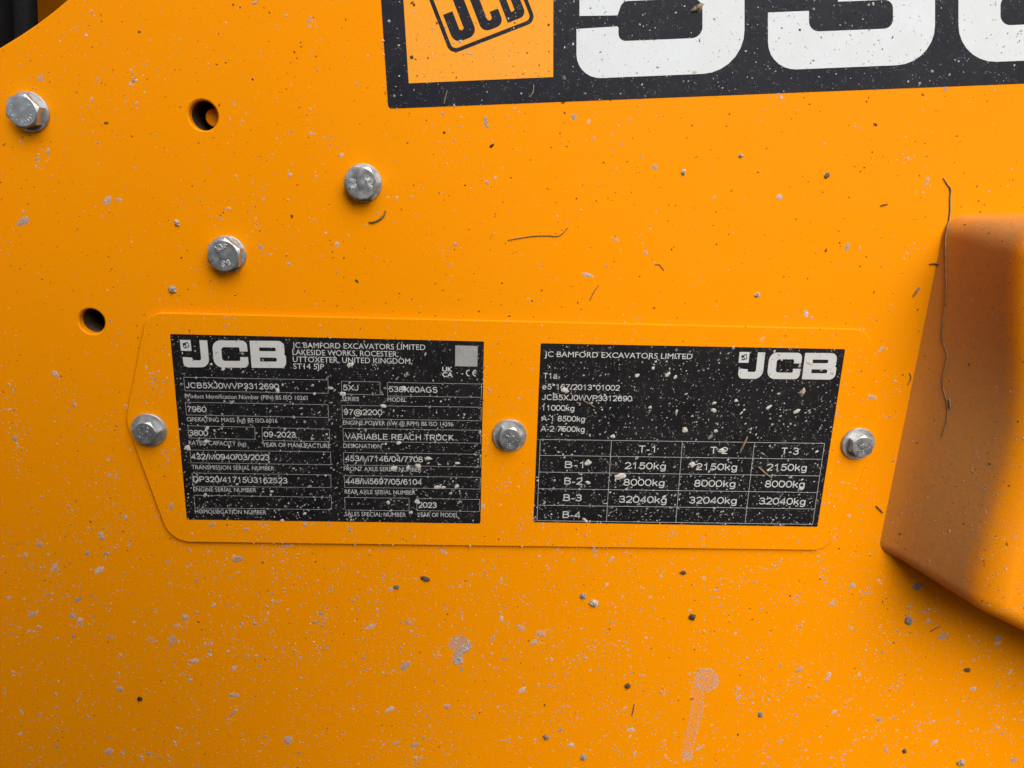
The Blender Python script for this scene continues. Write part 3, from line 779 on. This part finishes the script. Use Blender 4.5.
# the particular larger flecks one can pick out on the labels and panel
for x, y, r, asp, ang in ((277.5, 390.5, 2.0, 1.6, -1.3), (343, 394, 2.6, 1.2, .3), (331, 388, 1.6, 2.2, 0), (404, 388.6, 2.6, 1.2, .5), (383, 406, 2.2, 1.4, 0),
        (188, 448, 3.1, 1.1, 0), (207, 428, 1.7, 1.5, 1), (206.5, 441.5, 2.4, 1.2, .3), (399, 443, 1.9, 1.8, .5), (428, 458.2, 1.7, 2, 0), (457.5, 463, 1.5, 2, 0),
        (418, 466, 2.9, 1.2, .4), (394, 468.3, 2.9, 1.2, .2), (408, 467, 1.7, 1.6, 1.2), (437.5, 487, 2.5, 1.3, .3), (443.5, 487.5, 1.9, 1.2, .3), (457, 486, 2.1, 1.4, .6),
        (417, 502, 2.6, 1.2, -.6), (388, 502.5, 2, 1.1, 0), (411, 512.4, 1.7, 1.7, .4), (271.5, 491.5, 1.6, 1.4, 0), (223, 369, 2, 1.1, 1), (350, 365, 2.4, 1.6, .7),
        (620, 476.5, 4.6, 1.35, .3), (588, 462.4, 3.2, 1.2, .2), (565, 390, 2.7, 1.5, -.3), (637, 375.6, 1.6, 1.6, .5), (668, 374.6, 1.7, 2, .8), (675.5, 376.8, 1.7, 1.5, 1.1),
        (653, 368, 1.7, 1.2, .2), (650, 407.5, 1.6, 1.1, 0), (685, 429.8, 2.6, 1.2, .1), (613, 436.3, 2.2, 1.1, .2), (692.5, 464.5, 3.0, 1.2, 0), (736, 400.5, 1.9, 1.1, 0),
        (713.5, 410.5, 2.1, 1.5, 0), (716, 431, 2, 1.1, 0), (714.5, 403, 1.5, 1.4, .2), (797, 411, 2, 1.8, .5), (769, 407.3, 2, 1.6, .6), (832.5, 372.5, 2.4, 1.1, 1),
        (809, 362.5, 2.2, 1.8, -.4), (801, 488.5, 2.4, 1.3, -.5), (587.5, 482.5, 1.8, 1.7, -.4), (543, 528, 1, 1, 0), (721.6, 450.5, 2.4, 1.3, .1), (585, 520, 1.8, 2, -.6)):
    put(x, y, r, (.60, .56, .50), .95, asp, ang, .2, 10)
for x, y, r, asp, ang in ((72, 222, 0, 1, 0), (24, 221, 3.6, 2.0, .6), (107, 201, 3.2, 1.7, .9), (119, 200, 2.0, 1.4, .4), (54, 568, 3.0, 2.3, .9), (99, 570, 3.4, 2, .6), (238, 559, 3.2, 2, .5),
        (172, 641, 3.0, 2.8, 1.2), (33, 614, 3, 2.0, .5), (39, 627, 2.6, 1.1, 0), (121, 656, 2.8, 1.2, 1), (9, 598, 2.5, 1.2, 0), (185, 617, 4.0, 1.2, 0), (190, 680, 2.6, 1.6, .3),
        (120, 689, 4.2, 1.1, .2), (109, 752, 5.0, 1.3, .9), (122, 753, 2.6, 1.2, 0), (234, 695, 3.4, 1.6, .2), (288, 740, 5.8, 1.15, .5), (405, 666, 4.8, 1.6, .9), (390, 709, 3.4, 2, .8),
        (415, 745, 3.4, 1.4, .3), (372, 626, 2.7, 1.5, .4), (521, 628, 3.2, 1.8, -.6), (542, 634, 4.2, 1.7, -.5), (522, 690, 2.4, 2.2, .7), (631, 730, 2.8, 2, .3), (571, 745, 3.6, 1.2, .1),
        (649, 760, 0, 1, 0), (852, 585, 3.2, 1.2, .2), (832, 604, 3.0, 1.2, 0), (879, 719, 3.2, 1.4, .3), (834, 712, 3.0, 1.3, .6), (973, 689, 3.2, 1.2, 0), (997, 638, 3.4, 1.5, .6), (1014, 760, 4, 1.2, 1),
        (935, 742, 3.2, 1.5, 1.3), (574, 116.5, 2.7, 1.1, 0), (655, 167, 2.6, 1.1, 0), (588, 275, 2.6, 2.4, -.25), (617, 240, 2.2, 1.1, 0), (646, 252.5, 2.0, 1.2, 0), (779, 197, 2.8, 1.2, .1),
        (847, 246.5, 2.2, 1.8, 1.4), (757, 295, 2.6, 1.3, 0), (130, 141, 0, 1, 0), (486, 122, 2.4, 2.4, -1.3), (341, 155, 2, 1.3, .5), (872, 397, 2.8, 2, -.2), (849, 516, 2, 1.3, 0), (337, 244, 2.2, 1.5, 1)):
    if r > 0: put(x, y, r, pale(), rnd.uniform(.55, .8), asp, ang, .12, 11)
S['panel'].build('mud_spatter', 'fine pale and dark mud flecks dried all over the orange panel')
S['plate'].build('mud_spatter', 'scattered mud flecks on the orange margin of the identification plate')
S['label'].build('mud_spatter', 'dense chalky mud flecks over both black data labels')
S['decal'].build('mud_spatter', 'fine mud flecks over the charcoal model decal')
S['cover'].build('mud_spatter', 'dust and mud grains on the rounded cover')

# lumps of mud that stand out one by one
def clod(px, py, rx, rz, ang, hgt, col, label, seed, lumps=1, alpha=1.0, name='mud_clod', cat='mud'):
    p, nrm = surf(px, py); V, F, C = [], [], []; n, m = 36, 10
    u = UPX; rr = random.Random(seed)
    t = nrm.cross(Vector((0, 0, 1))).normalized(); q = t.cross(nrm)
    if q.z < 0: q = -q; t = -t
    a, b = t*math.cos(ang)+q*math.sin(ang), q*math.cos(ang)-t*math.sin(ang)
    for j in range(m):
        f = 1-j/(m-1)*.97
        for k in range(n):
            th_ = 2*math.pi*k/n
            wob = 1+.5*noise.noise(Vector((math.cos(th_)*1.3+seed*3.1, math.sin(th_)*1.3, .2*j)))+.22*noise.noise(Vector((math.cos(th_)*3.4, math.sin(th_)*3.4+seed, j*.5)))
            hh = .75*hgt*u*(1-f**2.2)*(1+.75*noise.noise(Vector((f*4*math.cos(th_)+seed, f*3*math.sin(th_), 1.7))))
            hh *= 1+.5*noise.noise(Vector((f*9*math.cos(th_), f*9*math.sin(th_)+seed, 4.2))); wob *= 1+.22*noise.noise(Vector((math.cos(th_)*8+seed, math.sin(th_)*8, j*.9)))
            V.append(p+a*(rx*u*f*wob*math.cos(th_))+b*(rz*u*f*wob*math.sin(th_))+nrm*(hh+.00002)); C.append((*[c*rr.uniform(.8, 1.15) for c in col], alpha))
    for j in range(m-1):
        for k in range(n): F.append((j*n+k, j*n+(k+1) % n, (j+1)*n+(k+1) % n, (j+1)*n+k))
    F.append([(m-1)*n+k for k in range(n)])
    me = mesh(name, V, F, True)
    if me.polygons[0].normal.dot(nrm) < 0: me.flip_normals()
    ca = me.color_attributes.new('tint', 'FLOAT_COLOR', 'POINT'); ca.data.foreach_set('color', [x for c in C for x in c])
    return tag(link(name, me, DIRT), label, cat, 'lumps of mud on the panel')
GR, DK, PK, WH = (.36, .32, .27), (.10, .08, .06), (.44, .31, .23), (.50, .46, .40)
clod(594, 603, 5.5, 4.5, .3, 5, WH, 'crumbly pale clod below the right label, beside a smaller grey one', 8)
clod(583, 596, 3.8, 3.8, .8, 4, GR, 'small grey clod touching the crumbly pale clod', 4)
clod(692, 617, 4.0, 4.2, 0, 4, DK, 'round dark mud bead below the table label', 5)
clod(627.5, 686, 3.8, 3.6, 0, 4, DK, 'dark mud bead low on the panel left of the pale run', 6)
clod(425, 578.5, 5.6, 3.0, .45, 3.5, DK, 'oblong dark crumb just under the plate', 7)
clod(683, 572.5, 3.6, 2.4, .2, 3, DK, 'little dark crumb under the table label edge', 9)
clod(908, 620, 4.2, 6, -.3, 5, GR, 'grey clod on the panel below the tip of the cover', 10)
clod(917, 586, 5.2, 4.8, .1, 4, GR, 'grey clod in the shade under the cover edge', 11)
clod(967, 670, 4.2, 2.8, .2, 4, (.16, .11, .06), 'brown crumb below the cover near the right edge', 12)
clod(904.5, 751, 2.6, 3.4, -.2, 3, (.14, .11, .08), 'small dark crumb at the bottom of the picture', 13)
clod(961, 762.5, 5.0, 4.2, .3, 5, (.36, .33, .28), 'pale grey clod cut by the bottom edge on the right', 14)
clod(140, 698.5, 2.8, 2.8, .5, 4, (.035, .03, .022), 'black crumb in the lower left of the panel', 15)
clod(172.5, 289.5, 3.6, 4.0, .4, 4, (.42, .36, .30), 'pale clod just above the corner of the identification plate', 16)
clod(177, 223, 2.8, 2.8, .3, 3.2, WH, 'pale clod with a smaller fleck above it, left of the middle bolt', 17)
clod(683.5, 172.5, 2.4, 3.0, .2, 2.6, WH, 'grey clod under the decal between the white digits', 18)
clod(827, 175.5, 2.4, 3.2, .7, 2.8, (.26, .20, .11), 'brown crumb on the clean orange right of the middle', 19)
clod(741, 156, 2.4, 1.8, .2, 2.2, WH, 'tiny grey crumb below the second white digit', 20)
clod(757, 295, 2.8, 2.2, 0, 2.4, WH, 'grey crumb above the table label', 21)
clod(396.5, 587, 3.0, 2.6, 0, 3, (.20, .16, .12), 'brownish crumb below the plate, left of the oblong dark crumb', 22)
clod(546, 737, 3.4, 4.2, -.5, 4, (.26, .22, .18), 'grey clod at the bottom left of the pale run', 23)
clod(584, 757, 4.4, 4.0, .9, 4, (.34, .30, .26), 'pale clod at the bottom edge below the middle', 24)
clod(760.5, 714, 3.2, 4.4, -.3, 4, (.32, .28, .24), 'grey clod to the right of the pale run', 25)
clod(697.5, 8, 6.5, 2.6, -.55, 4.5, (.36, .29, .19), 'tan clod stuck on the white five of the decal', 26)
clod(800.5, 391, 2.4, 4.6, .45, 3.5, (.46, .39, .31), 'tan mud lump under the wordmark of the table label', 27)
for o_ in [o for o in COL.objects if o.name.startswith('mud_clod')]:
    if 'white five' in o_['label']: o_.location.y -= D2
    if 'wordmark of' in o_['label']: o_.location.y -= TT

# the pale run of dried muddy water: a ring-shaped head and a tail ending in a bead
def run_film():
    sp = Specks()
    nx, ny = 40, 100; idx = {}
    for j in range(ny+1):
        for i in range(nx+1):
            x0_, y0_ = 678+42*i/nx, 664+98*j/ny
            x = x0_+2.2*noise.noise(Vector((x0_*.16, y0_*.16, 9)))+1.1*noise.noise(Vector((x0_*.5, y0_*.5, 2))); y = y0_+2.2*noise.noise(Vector((x0_*.17, y0_*.17, 5)))
            d = math.hypot(x-706.5, (y-680)*1.05); a1 = max(0, 1-max(0, d-10.5)/2)*(.45+.55*min(1, max(0, (d-3)/7))) if d < 12.5 else 0
            t = (y-688)/68; cx = 697.5-8.5*t+2*math.sin(t*5); wd = 6.2-1.6*t; e = abs(x-cx)/wd
            a2 = max(0, min(1, (1.15-e)/.3))*(.38+.45*min(1, e)**2) if -.05 < t < 1 else 0
            d3 = math.hypot((x-687.5)/6, (y-756)/4.5); a3 = max(0, min(1, (1.1-d3)/.3))
            al = max(a1*.36, a2*.27, a3*.6)*(.70+1.05*noise.noise(Vector((x*.4, y*.4, 3)))+.35*noise.noise(Vector((x*1.3, y*1.3, 7))))
            idx[i, j] = len(sp.V); sp.V.append(at(x0_, y0_, .00003+.00006*max(0, al))); k = 1+.2*noise.noise(Vector((x*.9, y*.9, 1)))
            sp.C.append((.62*k, .56*k, .50*k, max(0, min(.85, al))))
    for j in range(ny):
        for i in range(nx):
            q = (idx[i, j], idx[i, j+1], idx[i+1, j+1], idx[i+1, j])
            if max(sp.C[v][3] for v in q) > .01: sp.F.append(q)
    rr = random.Random(40)
    for k in range(150):
        a = rr.uniform(0, 6.28); r = 11.3*rr.gauss(1, .07) if rr.random() < .75 else 11*rr.random()
        sp.add(at(706.5+r*math.cos(a), 680+r*.95*math.sin(a)), NY, rr.uniform(.4, 1.1)*UPX, (.60, .56, .52), rr.uniform(.25, .7), rr.uniform(1, 1.8), rr.uniform(0, 3), .12, 7)
    for k in range(170):
        t = rr.random(); cx = 697.5-8.5*t+2*math.sin(t*5); wd = (6.0-1.6*t)*(rr.choice((-1, 1))*rr.gauss(1, .12) if rr.random() < .7 else rr.uniform(-1, 1))
        sp.add(at(cx+wd, 690+66*t), NY, rr.uniform(.35, .95)*UPX, (.60, .55, .50), rr.uniform(.2, .6), rr.uniform(1, 1.8), rr.uniform(1, 2), .12, 7)
    return sp.build('mud_run', 'pale dried run of muddy water with a round head and long tail', 'mud', kind='thing')
run_film()
def splat_film():
    sp = Specks(); nx, ny = 60, 76; idx = {}
    for j in range(ny+1):
        for i in range(nx+1):
            x, y = 442+34*i/nx, 632+38*j/ny
            wx = x+2.4*noise.noise(Vector((x*.2, y*.2, 1)))+1.2*noise.noise(Vector((x*.6, y*.6, 2))); wy = y+2.4*noise.noise(Vector((x*.2, y*.2, 4)))
            top_ = math.hypot((wx-460)/11.5, (wy-645)/9.0); tail = math.hypot((wx-457.5)/6.2, (wy-657)/8.5)
            e = min(top_, tail); al = max(0, min(1, (1.05-e)/.22))
            thick = max(0, min(1, ((wx-458)*.5+(wy-650)*.35)/5))*al
            thick *= .6+.8*max(0, .5+noise.noise(Vector((x*.5, y*.5, 6))))
            idx[i, j] = len(sp.V); sp.V.append(at(x, y, .00003+.0006*thick)); k = 1+.35*noise.noise(Vector((x*.8, y*.8, 3)))
            c0, c1 = (.60, .46, .37), (.46, .44, .41); m_ = min(1, thick*1.4)
            sp.C.append((*[(p*(1-m_)+q*m_)*k for p, q in zip(c0, c1)], al*(.5+.45*m_)))
    for j in range(ny):
        for i in range(nx):
            q = (idx[i, j], idx[i, j+1], idx[i+1, j+1], idx[i+1, j])
            if max(sp.C[v][3] for v in q) > .01: sp.F.append(q)
    return sp.build('mud_splat', 'largest grey and tan mud splat below the plate, under the left label', 'mud', kind='thing')
splat_film()

# ------------------------------------------------------------------ dry stems and fibres
def strand(pts, w_, label, material=STRAW, name='dry_stem', lift=.6, sub=6):
    P = []
    for i in range(len(pts)-1):
        p0, p1, p2, p3 = pts[max(i-1, 0)], pts[i], pts[i+1], pts[min(i+2, len(pts)-1)]
        for k in range(sub):
            t = k/sub
            f = lambda a, b, c, d: .5*(2*b+(c-a)*t+(2*a-5*b+4*c-d)*t*t+(3*b-a-3*c+d)*t**3)
            P.append((f(p0[0], p1[0], p2[0], p3[0]), f(p0[1], p1[1], p2[1], p3[1])))
    P.append(pts[-1]); W = []
    for x, y in P:
        wh = where(x, y); base = LIFT.get(wh, 0.0) if wh != 'cover' else 0
        W.append(surf(x, y, w_*UPX*lift, base or 0)[0])
    n = len(W)
    rads = [w_*UPX*.5*(.35+.65*math.sin(math.pi*min(1, (k+1)/(n)*.9+.08))**.4)*(1+.25*noise.noise(Vector((k*.7, len(pts), 0)))) for k in range(n)]
    return tag(link(name, tube(name, W, rads, 7), material), label, 'stem')
strand([(943.5, 178), (948, 185), (950.5, 189), (950.3, 200), (950, 213), (948, 226), (946, 240), (946.2, 262), (946.8, 285), (946, 305)], 1.35, 'long dry stem hanging from the panel down over the rounded cover', PALE_STRAW)
strand([(945.6, 300), (943.8, 318), (942.3, 336), (944.5, 346), (947.5, 356), (944, 372), (942.8, 384), (945, 394), (947.5, 404), (947.6, 416), (945.5, 426), (942.5, 437)], .85, 'fine wavy root fibre continuing below the long stem on the cover', PALE_STRAW)
strand([(950, 399), (950.8, 408)], 1.4, 'short pale bit of straw beside the wavy fibre', PALE_STRAW)
strand([(930, 264), (935, 263.5), (940, 264.6)], 1.8, 'short dark shred at the left edge of the cover', STRAW)
strand([(508, 240), (520, 238), (534, 236), (548, 235.6), (556, 236.2), (562, 234), (568, 227.5)], 1.1, 'thin brown curved hair on the orange panel below the decal')
strand([(369, 222), (374, 222), (380, 219), (384, 215), (385.4, 210.5)], 2.0, 'short thick curved shred below the upper middle bolt')
strand([(590, 300), (594, 292), (599, 285)], .9, 'faint short hair above the table label')
strand([(655, 264.5), (660, 265), (664, 270.5)], .9, 'faint curled hair on the panel above the wordmark')
strand([(914, 296), (917.5, 291), (920.5, 287)], 2.0, 'small tan shred on the panel left of the cover', PALE_STRAW)
strand([(881, 205.5), (884.5, 204.6), (888, 204)], 1.6, 'little dark shred between decal and cover')
strand([(908, 385), (911, 378), (909.5, 373)], 1.0, 'thin curled hair at the shaded edge of the cover')
strand([(876.5, 506), (880, 509.5), (883, 513)], 1.9, 'small brown shred near the lower left edge of the cover')
strand([(930, 632), (935, 629), (940, 626.5)], 1.0, 'fine hair in the shadow below the cover')
strand([(632, 716), (633.5, 709), (634.5, 704)], 1.2, 'tiny upright fibre left of the pale run')
strand([(740.5, 451), (744, 444), (747.5, 436.5)], 2.2, 'tan muddy shred across the second table column heading', PALE_STRAW)
strand([(758.5, 467), (764, 472), (770, 477)], 1.8, 'tan muddy shred in the last table column', PALE_STRAW)
strand([(584, 401), (590, 404), (595, 407.5)], 1.0, 'thin pale fibre on the black label under the serial line', PALE_STRAW)
strand([(444, 104), (445.5, 97), (447.5, 90)], .9, 'hair-thin fibre on the decal below the orange square', PALE_STRAW)
strand([(529.5, 97), (533, 92), (533.6, 84)], 1.0, 'curved pale fibre on the decal below the square corner', PALE_STRAW)

PX, PY = .03, -.50
# ------------------------------------------------------------------ the person holding the camera, whose soft shade falls on the lower panel
def person():
    ox, oy = PX, PY
    J = [(0, 0, .95, .135, .095), (0, .0, 1.12, .14, .10), (0, -.01, 1.30, .165, .11), (0, -.01, 1.42, .13, .085), (0, .0, 1.50, .056, .056), (0, .03, 1.58, .075, .088), (0, .03, 1.68, .072, .09), (0, .02, 1.74, .04, .05)]
    E = [(i, i+1) for i in range(7)]
    for sx in (-1, 1):
        b = len(J)
        J += [(sx*.19, -.01, 1.40, .058, .058), (sx*.27, .01, 1.15, .045, .045), (CAM.x-ox+sx*.07, CAM.y-.075-oy, CAM.z-.03, .032, .032)]
        E += [(3, b), (b, b+1), (b+1, b+2)]
        b = len(J)
        J += [(sx*.09, 0, .84, .085, .09), (sx*.11, .02, .48, .062, .065), (sx*.12, -.01, .09, .043, .045), (sx*.13, .13, .04, .04, .03)]
        E += [(0, b), (b, b+1), (b+1, b+2), (b+2, b+3)]
    me = bpy.data.meshes.new('person'); me.from_pydata([(x+ox, y+oy, z) for x, y, z, _, _ in J], E, []); me.update()
    o = bpy.data.objects.new('person', me); COL.objects.link(o)
    m1 = o.modifiers.new('skin', 'SKIN'); o.modifiers.new('smooth', 'SUBSURF').levels = 2
    for v, j in zip(me.skin_vertices[0].data, J): v.radius = (j[3], j[4])
    me.skin_vertices[0].data[0].use_root = True
    bpy.context.view_layer.update()
    m2 = bpy.data.meshes.new_from_object(o.evaluated_get(bpy.context.evaluated_depsgraph_get()))
    bpy.data.objects.remove(o)
    m2.shade_smooth(); m2.materials.clear()
    return m2
m_, t_, p_ = mat('dark_work_clothes')
co_ = nd(t_, 'ShaderNodeNewGeometry').outputs['Position']; sx_ = nd(t_, 'ShaderNodeSeparateXYZ'); t_.links.new(co_, sx_.inputs[0])
cl = ramp(t_, sx_.outputs['Z'], [(.0, (.02, .02, .022)), (.93, (.02, .022, .03)), (.94, (.03, .03, .034)), (1.0, (.03, .03, .034))])
t_.links.new(cl, p_.inputs['Base Color']); p_.inputs['Roughness'].default_value = .9
tag(link('person', person(), m_), 'person in dark work clothes standing behind the camera, outside the picture', 'person')
